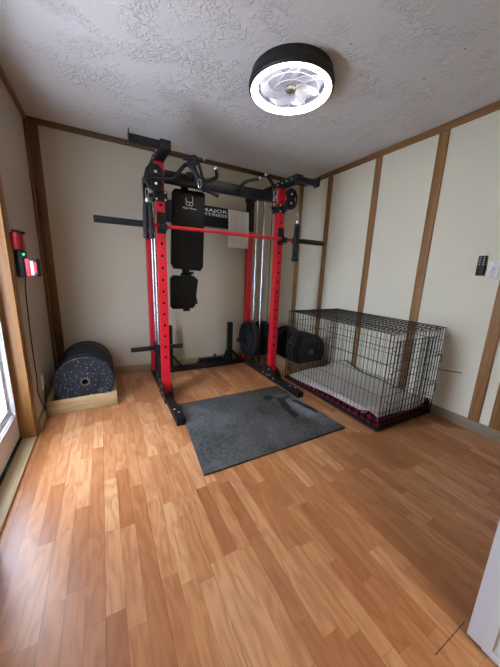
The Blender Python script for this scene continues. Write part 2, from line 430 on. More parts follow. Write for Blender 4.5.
# battens
trim(B().box(.021, .092, -.019, -.0005, .0, H-.049, .003), 'batten_d', 'wide brown corner batten on back wall at the left')
trim(B().box(.0005, .019, -.082, -.021, .0, H-.051, .003), 'batten_d', 'brown corner batten on left wall')
trim(B().box(2.985, 3.040, -.018, -.0005, .0, H-.049, .003), 'batten', 'brown corner batten on back wall at the right')
names = ['first brown batten on right wall, nearest the room corner', 'second brown batten on right wall, behind the far half of the crate',
         'third brown batten on right wall, tall one behind the near half of the crate', 'fourth brown batten on right wall, below the light switch']
for (a, b_), nm in zip(((-.56, -.485), (-1.235, -1.16), (-1.845, -1.765), (-2.455, -2.38)), names):
    trim(B().box(W-.012, W-.0005, a, b_, .0935, H-.0555, .003), 'batten', nm)
trim(B().box(W-.018, W-.0005, E0+.003, E0+.078, .0935, 2.13, .003), 'batten', 'brown door casing board at the near end of right wall')
base(B().box(.093, 2.984, -.016, -.0005, .0005, .092, .004), 'back', 'base_x', 'worn wooden baseboard along back wall')
base(B().box(W-.012, W-.0005, E0+.001, -.02, .0005, .092, .003), 'right', 'base_y', 'greyish wooden baseboard along right wall')
base(B().box(.0005, .016, D0+.072, -.083, .0005, .09, .004), 'left', 'base_y', 'short wooden baseboard between the door and left corner')
# left casing and jamb
trim(B().box(.0005, .007, D0+.004, D0+.070, .0005, 2.14, .003), 'casing', 'honey coloured casing beside the outside door')
trim(B().box(-.115, .002, D0-.0195, D0-.0005, .0225, 2.0685, .003), 'casing', 'honey coloured jamb of the outside door')
trim(B().box(-.115, .014, D1+.0005, D1+.0195, .0225, 2.0685, .003), 'casing', 'near jamb of the outside door')
trim(B().box(-.115, .014, D1+.02, D0-.02, 2.05, 2.0685, .003), 'casing', 'head jamb of the outside door')
trim(B().box(-.117, .002, D1+.001, D0-.001, .0005, .022, .003), 'pine_y', 'rough pine sill board under the outside door')
# outside door with its glass
o = B()
dy0, dy1, dz0, dz1 = D1+.022, D0-.022, .028, 2.045
wy0, wy1, wz0, wz1 = dy0+.10, dy1-.085, .25, 1.90
bm = bmesh.new()
def quadframe(b, x0, x1, outer, inner):
    (a0, a1, c0, c1), (i0, i1, k0, k1) = outer, inner
    O = [(a0, c0), (a1, c0), (a1, c1), (a0, c1)]; I = [(i0, k0), (i1, k0), (i1, k1), (i0, k1)]
    R = []
    for x in (x0, x1):
        R.append(([b.bm.verts.new((x, y, z)) for y, z in O], [b.bm.verts.new((x, y, z)) for y, z in I]))
    for k in range(4):
        n = (k+1) % 4
        for (Ov, Iv) in R: b._f([Ov[k], Ov[n], Iv[n], Iv[k]])
        b._f([R[0][0][k], R[0][0][n], R[1][0][n], R[1][0][k]]); b._f([R[0][1][k], R[0][1][n], R[1][1][n], R[1][1][k]])
bm.free()
quadframe(o, -.112, -.085, (dy0, dy1, dz0, dz1), (wy0, wy1, wz0, wz1))
door = struct(o.build('door_1', 'pinkish', loc=(-.098, D0, 0)), 'off-white outside door with a tall glass light', 'door')
o = B()
quadframe(o, -.0845, -.072, (wy0-.03, wy1+.03, wz0-.03, wz1+.03), (wy0+.004, wy1-.004, wz0+.004, wz1-.004))
fr = o.build('glass_frame', 'white', door)
o = B(); quadframe(o, -.0715, -.066, (wy0-.018, wy1+.018, wz0-.018, wz1+.018), (wy0-.004, wy1+.004, wz0-.004, wz1+.004)); o.build('frame_bead', 'white', fr)
B().box(-.101, -.096, wy0, wy1, wz0, wz1).build('pane', 'glass', door)
o = B(); quadframe(o, -.0955, -.090, (wy0+.001, wy1-.001, wz0+.001, wz1-.001), (wy0+.05, wy1-.05, wz0+.05, wz1-.05))
o.build('glass_border', 'white', door)
B().box(-.084, -.076, dy0, dy1, .0225, .05, .002).build('weather_strip', 'strap', door)
# white door standing open near the camera
o = B(); XD = 1.502
o.box(XD, XD+.042, YF+.02, -3.060, .014, 2.03, .003)
d2 = struct(o.build('door_2', 'white', loc=(XD, -3.066, .014)), 'white panel door standing open beside the camera at lower right', 'door')
for (z0, z1) in ((.018, .86), (1.02, 1.90)):
    o = B(); quadframe(o, XD-.006, XD-.0003, (YF+.11, -3.104, z0, z1), (YF+.135, -3.127, z0+.025, z1-.025)); o.build('panel_moulding', 'white', d2)
# white closet door at the end of the right wall
d3 = struct(B().box(W+.012, W+.05, E1+.004, E0-.004, .006, 2.045, .003).build('door_3', 'white', loc=(W+.03, E0, 0)), 'white door past the near end of right wall', 'door')

# ------------------------------------------------------------------ ceiling fan light
FC = V((1.66, -1.58, H)); ZR = 2.352
fan = thing('ceiling_fan_light', 'round black ceiling fan light with a bright white ring', 'ceiling light', FC)
o = B(); R0 = .272
o.lathe((FC.x, FC.y, H), (0, 0, -1), [(R0-.060, .0008), (R0-.030, .012), (R0-.006, .034), (R0+.003, .06), (R0, .080), (R0-.010, .0895), (R0-.014, .0895), (R0-.014, .02), (R0-.014, .0008)], 72, closed=True)
o.build('housing', 'housing', fan)
o = B()
o.lathe((FC.x, FC.y, H), (0, 0, -1), [(.2175, .066), (.219, .086), (.224, .0915), (.250, .0925), (R0-.0145, .089), (R0-.0145, .066)], 72, closed=True); o.build('light_ring', 'ring', fan)
B().lathe((FC.x, FC.y, H), (0, 0, -1), [(.214, .0375), (.2575, .0375), (.2575, .0655), (.214, .0655)], 72, closed=True).build('inner_wall', 'fanplate', fan)
B().cyl((FC.x, FC.y, H-.001), (FC.x, FC.y, H-.037), .256, n=64).build('back_plate', 'fanplate', fan)
for k in range(7):
    o = B(); a0 = 2*PI*k/7+.2; rings = []
    for t in range(9):
        r = .036+.158*t/8; sw = a0+.55*t/8; hw = .018+.042*math.sin(PI*min(1, .18+t/8*.72))
        dr = V((math.cos(sw), math.sin(sw), 0)); tn = V((-dr.y, dr.x, 0)); tilt = .30
        rings.append([o.bm.verts.new(V((FC.x, FC.y, H-.062))+dr*r+tn*hw*q*math.cos(tilt)+V((0, 0, hw*q*math.sin(tilt)+dz))) for q, dz in ((-1, .001), (0, .003), (1, .001), (1, -.001), (0, .0005), (-1, -.001))])
    o.skin(rings); o.build('fan_blade', 'blade', fan)
hub = B().lathe((FC.x, FC.y, H-.0375), (0, 0, -1), [(.036, 0), (.036, .036), (.030, .050), (.012, .053)], 32).build('hub', 'dullsteel', fan)
B().lathe((FC.x, FC.y, H-.090), (0, 0, -1), [(.017, 0), (.017, .006), (.008, .011)], 24).build('hub_cap', 'steel', hub)
o = B(); zg = ZR+.002
for r in (.05, .115, .18): o.tube([(FC.x+r*math.cos(t*PI/24), FC.y+r*math.sin(t*PI/24), zg) for t in range(48)],   .0014, 6, True)
for k in range(8):
    a0 = 2*PI*k/8
    o.tube([V((FC.x, FC.y, zg))+V((math.cos(a0+.5*t/6), math.sin(a0+.5*t/6), 0))*(.048+(.252-.048)*t/6) for t in range(7)],   .0014, 6)
o.build('guard', 'guard', fan)

# ------------------------------------------------------------------ power rack
LX, RX = .955, 2.145
FY0, FY1, RY0, RY1 = -.84, -.77, -.19, -.125
ZT = 2.03
rack = thing('power_rack', 'red and black steel power rack against back wall', 'power rack', ((LX+RX)/2, -.5, 0))
def perforated(x0, x1, y0, y1, z0, z1, zs, r=.0125):
    """square tube with real round holes down its front (y0) face"""
    o = B(); n = 16; w = (x1-x0)/2; cx = (x0+x1)/2; b = o.bm
    cuts = [z0]+[(zs[i]+zs[i+1])/2 for i in range(len(zs)-1)]+[z1]
    def vv(x, y, z): return b.verts.new((x, y, z))
    for i, zc in enumerate(zs):
        za, zb = cuts[i], cuts[i+1]
        per = []
        for k in range(n):
            a = 2*PI*(k+.5)/n if False else 2*PI*k/n
            ca, sa = math.cos(a), math.sin(a)
            # march round the rectangle with corners at the diagonals
            q = k//(n//8)
            u = max(-1, min(1, ca/max(abs(ca), abs(sa)))); t = max(-1, min(1, sa/max(abs(ca), abs(sa))))
            per.append((cx+u*w, (zc+(zb-zc)*t) if t > 0 else (zc+(zc-za)*t)))
        P = [vv(x, y0, z) for x, z in per]
        C = [vv(cx+r*math.cos(2*PI*k/n), y0, zc+r*math.sin(2*PI*k/n)) for k in range(n)]
        I = [vv(cx+r*math.cos(2*PI*k/n), y0+.012, zc+r*math.sin(2*PI*k/n)) for k in range(n)]
        for k in range(n):
            m = (k+1) % n
            o.mi = 0; o._f([P[k], P[m], C[m], C[k]]); o.mi = 1; o._f([C[k], C[m], I[m], I[k]])
        o.mi = 1; o._f(I); o.mi = 0
        # the sides of this length of tube: share the rim vertices with the front
        right = [P[k] for k in (14, 15, 0, 1, 2)]; left = [P[k] for k in (6, 7, 8, 9, 10)]
        rb = [vv(v.co.x, y1, v.co.z) for v in right]; lb = [vv(v.co.x, y1, v.co.z) for v in left]
        for k in range(4):
            o._f([right[k], right[k+1], rb[k+1], rb[k]]); o._f([left[k], left[k+1], lb[k+1], lb[k]])
        o._f([rb[0], rb[4], lb[0], lb[4]])
    o.box  # (tube ends are covered by the rails above and below)
    bmesh.ops.remove_doubles(b, verts=b.verts, dist=1e-5)
    return o
zs = [.41+.1*k for k in range(16)]
for X in (LX, RX):
    perforated(X-.035, X+.035, FY0, FY1, .0605, ZT-.0005, zs, .0115).build('upright', ['red', 'hole'], rack, smooth=30)
    B().box(X-.035, X+.035, RY0, RY1, .0605, 1.69, .003).build('upright', 'red', rack)
    B().box(X-.038, X+.038, RY0-.003, RY1+.003, 1.6905, ZT-.0005, .003).build('top_bracket', 'black', rack)
for X in (LX, RX):
    rl = B().box(X-.0325, X+.0325, -1.357, -.06, .0008, .06, .004).build('base_rail', 'black', rack)
    B().box(X-.031, X+.031, -1.3615, -1.3575, .003, .058, .001).build('end_cap', 'plastic', rl)
    for (yy, xx) in ((-1.19, -.012), (-1.25, .01)):
        B().lathe((X+xx, yy, .06), (0, 0, 1), [(.0085, 0), (.0085, .003), (.005, .006)], 12).build('bolt', 'bolt', rl)
    tr = B().box(X-.0375, X+.0375, -1.10, -.085, ZT, 2.09, .004).build('top_rail', 'black', rack)
    for yy in (-1.03, -.95, -.88, -.80):
        B().cyl((X-.0376, yy, 2.062), (X-.044, yy, 2.062), .008, n=10).build('bolt', 'bolt', tr)
    B().lathe((X+.0376, -1.03, 2.05), (1, 0, 0), [(.008, 0), (.006, .006)], 10).build('bolt', 'bolt', tr)
    # base gussets
    for sgn in (-1, 1):
        poly = [(-.955, .004), (-.955, .07), (-.92, .12), (-.86, .155), (-.80, .165), (-.745, .155), (-.69, .12), (-.655, .07), (-.655, .004)]
        x0 = X+sgn*.0355; g = B().prism(poly, 'yz', x0, x0+sgn*.006, .0012).build('base_gusset', 'black', rack)
        if sgn < 0:
            for (yy, zz) in ((-.92, .045), (-.84, .06), (-.82, .125), (-.78, .045), (-.70, .045)):
                B().lathe((x0-.006, yy, zz), (-1, 0, 0), [(.0105, 0), (.0105, .004), (.006, .007)], 12).build('bolt', 'bolt', g)
B().box(LX+.036, RX-.036, -.19, -.13, .002, .06, .004).build('rear_crossbar', 'black', rack)
# rear name panel
sgn = B().box(LX+.039, RX-.039, -.205, -.192, 1.69, 1.91, .003).build('name_panel', 'black', rack)
def text(body, size, loc, name, mat, parent, rx=PI/2, sx=1.0, ext=.0006, rz=0, width=None):
    cu = bpy.data.curves.new(name, 'FONT'); cu.body = body; cu.size = size; cu.extrude = ext; cu.space_character = 1.08; cu.offset = size*.02
    t = bpy.data.objects.new(name, cu); COL.objects.link(t)
    bpy.context.view_layer.update(); dg = bpy.context.evaluated_depsgraph_get()
    me = bpy.data.meshes.new_from_object(t.evaluated_get(dg)); COL.objects.unlink(t); bpy.data.objects.remove(t)
    me.materials.clear(); me.materials.append(MT[mat])
    if width: sx = width/max(v.co.x for v in me.vertices)
    mx = Matrix.Translation(V(loc)-world_loc(parent)) @ Matrix.Rotation(rz, 4, 'Y') @ Matrix.Rotation(rx, 4, 'X') @ Matrix.Diagonal((sx, 1, 1, 1))
    me.transform(mx); me.name = name
    ob = bpy.data.objects.new(name, me); COL.objects.link(ob); ob.parent = parent; return ob
text('MAJOR', .048, (1.515, -.2062, 1.850), 'lettering', 'ltgrey', sgn, width=.305)
text('FITNESS', .040, (1.515, -.2062, 1.808), 'lettering', 'ltgrey', sgn, width=.305)
# little plates seen past the bench
B().box(1.03, 1.10, -.2075, -.2055, 1.84, 1.875, .0005).build('badge', 'ltgrey', sgn)
# guide rods and weight carriages
for X in (LX, RX):
    for yy in (-.335, -.50):
        B().cyl((X, yy, .0605), (X, yy, ZT-.0005), .0125, n=16).build('guide_rod', 'steel', rack)
    B().cyl((X, -.66, .0605), (X, -.66, ZT-.0005), .004, n=8).build('pulley_cable', 'black', rack)
    car = B()
    car.box(X-.024, X+.024, -.535, -.30, .33, .45, .004)
    car = car.build('weight_carriage', 'black', rack)
    for yy in (-.335, -.50):
        B().cyl((X, yy, .085), (X, yy, .329), .021, n=18).build('sleeve', 'black', car)
    for s in (-1, 1):
        B().cyl((X+s*.0245, -.417, .39), (X+s*.26, -.417, .39), .0245, n=20, bev=.003).build('weight_peg', 'bar_black', car)
        B().cyl((X+s*.0246, -.417, .39), (X+s*.036, -.417, .39), .036, n=20).build('peg_collar', 'bar_black', car)
# short posts with braces on the rear crossbar
for (xa, xb, s) in ((1.105, 1.165, 1), (1.868, 1.935, 1)):
    p = B().box(xa, xb, -.185, -.135, .0605, .57, .004).build('short_post', 'black', rack)
    B().bar((xb+.001, -.16, .19), (xb+.10, -.16, .062), .012, .03, (1, 0, 1)).build('brace', 'black', p)
    if xa > 1.5: B().bar((xa-.001, -.16, .20), (xa-.05, -.16, .062), .012, .03, (1, 0, 1)).build('brace', 'black', p)
# pull-up beam with bent grips
beam = B().box(LX+.036, RX-.036, -.795, -.735, 1.905, 1.995, .004).build('pull_up_beam', 'black', rack)
for pts in ([(1.235, -.796, 1.955), (1.225, -.88, 1.995), (1.215, -.935, 2.035), (1.262, -1.0, 2.058)],
            [(1.300, -.796, 1.955), (1.355, -.90, 1.950), (1.395, -.955, 1.968), (1.367, -1.0, 2.012)],
            [(1.690, -.796, 1.955), (1.668, -.88, 1.968), (1.690, -.95, 1.990), (1.776, -1.0, 2.010)],
            [(2.045, -.796, 1.955), (2.03, -.87, 1.96), (1.955, -.95, 2.004), (1.852, -1.0, 2.054)]):
    g = B().tube(smooth_path(pts), .0155, 14).build('pull_up_grip', 'black', rack)
    d = (V(pts[-1])-V(pts[-2])).normalized()
    B().cyl(V(pts[-1])+d*.0005, V(pts[-1])+d*.016, .0175, .014, 16, .003).build('grip_cap', 'steel', g)
# outrigger handles at the front of the top rails
for X, s in ((LX, -1), (RX, 1)):
    h = B().box(min(X+s*.038, X+s*.236), max(X+s*.038, X+s*.236), -1.085, -1.045, 2.033, 2.083, .006).build('side_handle', 'black', rack)
    e0, e1 = X+s*.2362, X+s*.2412
    B().box(min(e0, e1), max(e0, e1), -1.105, -1.025, 2.024, 2.100, .002).build('end_plate', 'black', h)
# cable trolleys with double pulleys
def trolley(X, s, zt, zp):
    t = B().box(X-.052, X+.052, FY0-.026, FY0-.001, zt-.04, zt+.04, .004).build('cable_trolley', 'black', rack)
    for dx in (-.035, .035):
        for dz in (-.028, .028):
            B().lathe((X+dx, FY0-.0262, zt+dz), (0, -1, 0), [(.0085, 0), (.0085, .004), (.005, .007)], 12).build('bolt', 'bolt', t)
    for dx in (-.0515, .0375): B().box(X+dx, X+dx+.014, FY0, FY1+.02, zt-.035, zt+.035, .003).build('side_plate', 'black', t)
    B().cyl((X-.0535, FY0+.03, zt+.005), (X-.10, FY0+.03, zt+.005), .014, .018, 16, .003).build('pull_knob', 'plastic', t)
    cx = X+s*.045; py = FY0-.075
    B().bar((X+s*.01, FY0-.0265, zt+.02), (cx, py+.020, zp[1]-.02), .02, .05, (0, 0, 1)).build('swivel_arm', 'black', t)
    br = B()
    ctr = (cx, py, (zp[0]+zp[1])/2)
    pts = [(p.x, p.y, ctr[2]+(p.z-ctr[2])*1.22) for p in arc(ctr, .078, 62 if s > 0 else 118, -62 if s > 0 else 242, 14)]
    br.tube(pts, .006, 8, flat=.016, up=(1, 0, 0)); br.build('pulley_guard', 'black', t)
    for z in zp:
        p = B().lathe((cx, py-.013, z), (0, 1, 0), [(.010, -.002), (.038, .0), (.047, .004), (.056, 0), (.056, .006), (.048, .013), (.056, .020), (.056, .026), (.047, .022), (.010, .028)], 36).build('pulley', 'plastic', t)
        for q in range(5):
            a = 2*PI*q/5+.3
            B().lathe((cx+.027*math.cos(a), py-.0150, z+.027*math.sin(a)), (0, 1, 0), [(.0085, 0), (.0085, .0012)], 10).build('pulley_hole_disc', 'hole', p)  # flat black disc stands for the shade of an open hole
        B().lathe((cx, py-.0155, z), (0, -1, 0), [(.0105, 0), (.0105, .005), (.006, .009)], 12).build('bolt', 'bolt', p)
    return V((cx+s*.055, py, zp[1]))
pl = trolley(LX, -1, 1.775, (1.925, 1.842))
pr_ = trolley(RX, 1, 1.835, (1.965, 1.882))
# J-cups
for X in (LX, RX):
    j = B()
    j.prism([(-.8545, 1.60), (-.8545, 1.505), (-.925, 1.505), (-.925, 1.560), (-.912, 1.560), (-.905, 1.5275), (-.872, 1.5275), (-.866, 1.60)], 'yz', X-.030, X+.030, .0015)
    j = j.build('j_cup', 'black', rack)
    B().box(X-.0355, X+.0355, -.8535, -.8415, 1.49, 1.655, .002).build('back_plate', 'black', j)

# ------------------------------------------------------------------ barbell
bb = thing('barbell', 'red barbell with black sleeves racked across the front uprights', 'barbell', (1.58, -.889, 1.5435))
B().cyl((.883, -.889, 1.5435), (2.277, -.889, 1.5435), .0145, n=18).build('shaft', 'bar_red', bb)
for s in (-1, 1):
    x0 = 1.58+s*.6975
    c = B().cyl((x0, -.889, 1.5435), (x0+s*.03, -.889, 1.5435), .037, n=26, bev=.004).build('collar', 'bar_black', bb)
    B().cyl((x0+s*.0302, -.889, 1.5435), (x0+s*.4155, -.889, 1.5435), .025, n=26, bev=.003).build('sleeve', 'bar_black', bb)

# ------------------------------------------------------------------ bench hung upright on the beam
bench = thing('adjustable_bench', 'black padded weight bench hung upright inside the rack', 'weight bench', (1.20, -.66, .8))
def pad(poly, y0, y1, name):
    o = B(); o.prism(poly, 'xz', y0, y1, .014); return o.build(name, 'vinyl', bench)
bx = 1.215
pd = pad([(1.058, 1.255), (1.085, 1.212), (1.335, 1.196), (1.362, 1.235), (1.383, 1.885), (1.36, 1.902), (1.105, 1.893), (1.085, 1.865)], -.712, -.652, 'back_pad')
pad([(1.045, 1.125), (1.075, 1.152), (1.268, 1.148), (1.31, 1.112), (1.278, .862), (1.255, .838), (1.062, .836), (1.042, .858)], -.716, -.660, 'seat_pad')
fr = B()
fr.box(bx-.03, bx+.03, -.64, -.585, .80, 1.996, .004)
fr = fr.build('frame', 'black', bench)
B().box(bx-.03, bx+.03, -.812, -.586, 1.9965, 2.010, .002).build('hanging_hook', 'black', fr)
B().box(bx-.03, bx+.03, -.812, -.7985, 1.955, 1.996, .002).build('hook_lip', 'black', fr)
for z in (1.01, 1.45, 1.75): B().box(bx-.09, bx+.09, -.6515, -.6405, z-.03, z+.03, .002).build('pad_bracket', 'black', fr)
for s in (-1, 1): B().bar((bx+s*.10, -.612, .87), (bx+s*.031, -.612, 1.17), .03, .03).build('side_strut', 'black', fr)
B().cyl((bx-.03, -.612, 1.175), (bx+.05, -.69, 1.175), .012, n=12).build('hinge_pin', 'black', fr)
# emblem: two looped strokes and a wordmark
lg = B()
for k, (cx, s) in enumerate(((1.215, 1), (1.247, -1))):
    pts = [(p.x, -.7132, p.z) for p in arc((cx, 0, 1.782), .016, 0, 340, 18)]
    lg.tube(pts, .0028, 6)
for pts in ([(1.205, 1.797), (1.196, 1.815), (1.203, 1.828)], [(1.258, 1.797), (1.262, 1.822), (1.257, 1.846)]):
    lg.tube([(x, -.7132, z) for x, z in pts], .0028, 6)
lg.build('emblem', 'ltgrey', pd)
text('Major Fitness', .021, (1.170, -.7127, 1.738), 'wordmark', 'ltgrey', pd, sx=1.0, ext=.0005)

# ------------------------------------------------------------------ attachments hung about the rack
hb = thing('cable_bar_attachment', 'black bent tube cable bar hung in front of the bench top', 'cable attachment', (1.15, -.95, 2.0))
left = smooth_path([(.845, -.975, 1.872), (.93, -.975, 1.872), (1.005, -.975, 1.873), (1.028, -.975, 1.880), (1.045, -.974, 1.898), (1.08, -.970, 1.945), (1.115, -.965, 1.990), (1.132, -.962, 2.004), (1.15, -.960, 2.008),
                    (1.168, -.962, 2.002), (1.185, -.965, 1.985), (1.22, -.975, 1.925), (1.25, -.981, 1.873), (1.268, -.983, 1.855), (1.29, -.985, 1.843), (1.33, -.99, 1.832), (1.385, -1.0, 1.812)])
B().tube(left, .0145, 14).build('bent_bar', 'black', hb)
for p, d in (((.845, -.975, 1.872), (-1, 0, 0)), ((1.385, -1.0, 1.812), (.93, -.17, -.34))):
    B().cyl(V(p)+V(d)*.0005, V(p)+V(d)*.012, .0165, n=16, bev=.003).build('end_cap', 'plastic', hb)
B().tube(arc((1.15, -.96, 2.028), .014, 0, 350, 20, 'yz'), .0035, 8).build('swivel_eye', 'steel', hb)
st = thing('ankle_strap', 'black webbing cuff strap draped over a pull-up grip, with chrome snap', 'strap', (1.235, -.93, 2.07))
loop = smooth_path([(1.10, -1.01, 2.03), (1.16, -1.015, 2.045), (1.205, -1.0, 2.06), (1.232, -.985, 2.03), (1.25, -1.005, 1.95), (1.272, -1.012, 1.87), (1.262, -1.014, 1.832), (1.235, -1.010, 1.89), (1.20, -1.006, 1.96), (1.17, -1.008, 2.01), (1.13, -1.008, 2.012)])
B().tube(loop, .004, 8, flat=.016, up=(0, 1, 0)).build('webbing', 'strap', st)
B().tube(smooth_path([(1.188, -1.0, 2.068), (1.222, -1.004, 2.02), (1.24, -1.03, 1.93), (1.256, -1.03, 1.86), (1.30, -1.028, 1.815)]), .003, 8, flat=.012, up=(0, 1, 0)).build('buckle_strap', 'strap', st)
B().tube([(1.222+.012*math.cos(2*PI*k/16), -1.034, 1.868+.032*math.sin(2*PI*k/16)) for k in range(16)], .0035, 8, True).build('snap_hook', 'steel', st)
def tricep_rope(base, drop, label, sep=.019, rr=.0155):
    t = thing('tricep_rope', label, 'cable attachment', base, 'tricep ropes hung from the pulleys')
    x, y, z = base
    B().tube([(x+.011*math.cos(2*PI*k/18), y, z-.036+.034*math.sin(2*PI*k/18)) for k in range(18)], .0034, 8, True).build('carabiner', 'steel', t)
    B().lathe((x, y, z-.072), (0, 0, -1), [(.014, 0), (.017, .004), (.017, .028), (.013, .034)], 18).build('ferrule', 'steel', t)
    for s in (-1, 1):
        B().tube(smooth_path([(x+s*.008, y, z-.107), (x+s*.016, y, z-.13), (x+s*sep, y, z-.107-drop*.6), (x+s*sep, y, z-.107-drop)]), rr, 12).build('rope', 'rope', t)
        B().lathe((x+s*sep, y, z-.108-drop), (0, 0, -1), [(.012, -.001), (.021, .004), (.0215, .024), (.016, .034), (.004, .037)], 20).build('rubber_stop', 'plastic', t)
    return t
tricep_rope((LX-.118, FY0-.11, 1.795), .22, 'black rope handle hung at the left of the rack, below the left pulley', .0215, .0195)
tricep_rope((RX+.118, FY0-.115, 1.795), .325, 'long braided rope handle hung at the right of the rack, below the right pulley')
for k, (px, pz, an, lab) in enumerate(((1.985, 1.985, .35, 'left chrome carabiner of the two hooked on the right pull-up grip'), (2.012, 1.985, -.28, 'right chrome carabiner of the two hooked on the right pull-up grip'))):
    c = thing('carabiner', lab, 'carabiner', (px, -.925, pz), 'chrome carabiners on the pull-up grip')
    ca, sa = math.cos(an), math.sin(an)
    def rot(x, z): return (px+x*ca+z*sa*-1, -.925-.004*k*3, pz+x*sa*-1*-1+z*ca)
    B().tube([rot(.017*math.cos(2*PI*q/18), -.045+.045*math.sin(2*PI*q/18)) for q in range(18)], .0042, 8, True).build('body', 'steel', c)
    B().tube([rot(.008*math.cos(2*PI*q/14), -.105+.015*math.sin(2*PI*q/14)) for q in range(14)], .004, 8, True).build('eye', 'steel', c)
# bar lying behind the rack
lb = thing('tube_attachment', 'short black tube attachment with a knob lying behind the rear crossbar', 'rack attachment', (1.66, -.075, 0))
B().box(1.51, 1.83, -.10, -.05, .055, .098, .004).build('tube', 'black', lb)
B().box(1.48, 1.535, -.105, -.045, .0008, .0545, .006).build('foot', 'black', lb)
B().box(1.80, 1.84, -.105, -.045, .0008, .0545, .006).build('foot', 'black', lb)
B().lathe((1.73, -.075, .0985), (0, 0, 1), [(.007, 0), (.007, .012), (.02, .016), (.02, .032), (.012, .036)], 16).build('knob', 'plastic', lb)
# printed sheet over the name panel
o = B(); n = 12; x0, x1, zt, zb = 1.828, 2.098, 1.905, 1.487
g = [[None]*5 for _ in range(n+1)]
fr_, bk_ = [], []
for i in range(n+1):
    t = i/n; z = zt+(zb-zt)*t; yy = -.2075-.012*math.sin(PI*t)-.006*t
    fr_.append([o.bm.verts.new((x0+(x1-x0)*k/4, yy-.004*math.sin(PI*k/4+1)*t, z-.004*k/4)) for k in range(5)])
    bk_.append([o.bm.verts.new((v.co.x, v.co.y+.0008, v.co.z)) for v in fr_[-1]])
for i in range(n):
    for k in range(4):
        o._f([fr_[i][k], fr_[i][k+1], fr_[i+1][k+1], fr_[i+1][k]]); o._f([bk_[i][k], bk_[i+1][k], bk_[i+1][k+1], bk_[i][k+1]])
for i in range(n):
    for k in (0, 4): o._f([fr_[i][k], fr_[i+1][k], bk_[i+1][k], bk_[i][k]])
for k in range(4):
    for i in (0, n): o._f([fr_[i][k], fr_[i][k+1], bk_[i][k+1], bk_[i][k]])
tag(o.build('paper_sheet', 'paper', loc=(1.963, -.2075, 1.697)), 'white printed workout chart hanging on the rack name panel', 'paper')

# ------------------------------------------------------------------ bumper plates
def bumper(label, t, mat, group, r=.225):
    """plate with its axis along y, front face at local y=0, thickness t"""
    root = thing('bumper_plate', label, 'weight plate', (0, 0, 0), group)
    o = B(); rh = .034
    h = t/2
    prof = [(rh, .006), (.075, .004), (.105, .006), (.110, .011), (.185, .011), (.198, .004), (r-.013, .0), (r-.004, .003), (r, .013),
            (r, t-.013), (r-.004, t-.003), (r-.013, t), (.198, t-.004), (.185, t-.011), (.110, t-.011), (.105, t-.006), (.075, t-.004), (rh, t-.006)]
    o.lathe((0, 0, 0), (0, 1, 0), prof, 72, closed=True); o.build('rubber_disc', mat, root)
    o = B(); o.lathe((0, 0, 0), (0, 1, 0), [(.0255, .003), (.0338, .003), (.0338, t-.003), (.0255, t-.003)], 32, closed=True); o.build('steel_hub', 'dullsteel', root)
    return root
GL = 'bumper plates in the left wooden cradle'; GR = 'bumper plates in the right wooden cradle'; GK = 'bumper plates loaded on the rack'
order = ['frontmost', 'second', 'third', 'fourth', 'fifth', 'rearmost']
y = -.760
for k, t in enumerate((.080, .075, .070, .070, .065, .060)):
    lab = ('frontmost bumper plate in the left cradle, its black face flecked with white' if k == 0 else 'rearmost bumper plate in the left cradle, nearest back wall' if k == 5
           else '%s bumper plate from the front in the left cradle' % order[k])
    p = bumper(lab, t, 'speck' if k < 1 else 'plain_rubber', GL); p.location = (.300, y, .2465); p.rotation_euler = (0, random.uniform(0, 6), 0); y += t+.030
y = -.780
for k, t in enumerate((.062, .075, .075)):
    lab = ('front thin bumper plate in the right cradle behind the crate wires', 'middle plate of the front three in the right cradle', 'third plate from the front in the right cradle, before the gap')[k]
    p = bumper(lab, t, 'plain_rubber', GR); p.location = (2.757, y, .2465); p.rotation_euler = (0, random.uniform(0, 6), 0); y += t+.016
y = -.32
for k, t in enumerate((.08, .08)):
    lab = ('front plate of the rear pair in the right cradle, past the gap', 'rearmost bumper plate in the right cradle, nearest back wall')[k]
    p = bumper(lab, t, 'plain_rubber', GR); p.location = (2.765, y, .2465); y += t+.012
p = bumper('black bumper plate on the inner right weight peg, face towards the room', .075, 'plain_rubber', GK)
p.location = (2.012, -.417, .39-.0008); p.rotation_euler = (0, 0, -PI/2)
p = bumper('black bumper plate on the outer right weight peg, partly hidden by the right upright', .075, 'plain_rubber', GK)
p.location = (2.205, -.417, .39-.0008); p.rotation_euler = (0, 0, -PI/2)
# plates hang on the pegs: hub hole r 25.5 mm, peg r 24.5 mm

# ------------------------------------------------------------------ wooden cradles
def cradle(x0, x1, y0, y1, h, label, ma='pine', mb='pine_y'):
    t = thing('plate_cradle', label, 'plate rack', ((x0+x1)/2, y0, 0))
    B().box(x0, x1, y0, y0+.018, .0008, h, .002).build('front_board', ma, t)
    B().box(x0, x1, y1-.036, y1, .0008, h, .003).build('back_board', ma, t)
    for xa in (x0, x1-.036): B().box(xa, xa+.036, y0+.0185, y1-.0365, .0008, h, .003).build('side_board', mb, t)
    B().box(x0+.0365, x1-.0365, y0+.0185, y1-.0365, .0008, .0205, .002).build('bottom_board', mb, t)
    for xx in (x0+.018, x1-.018):
        for zz in (h*.3, h*.75): B().cyl((xx, y0-.001, zz), (xx, y0+.001, zz), .004, n=8).build('screw', 'black', t)
    return t
cradle(.022, .531, -.780, -.115, .125, 'pine board cradle holding flecked plates in the left corner')
cradle(2.510, 3.005, -.803, -.06, .115, 'board cradle holding plates behind the dog crate, wood darkened for shade', 'pine_b', 'pine_c')

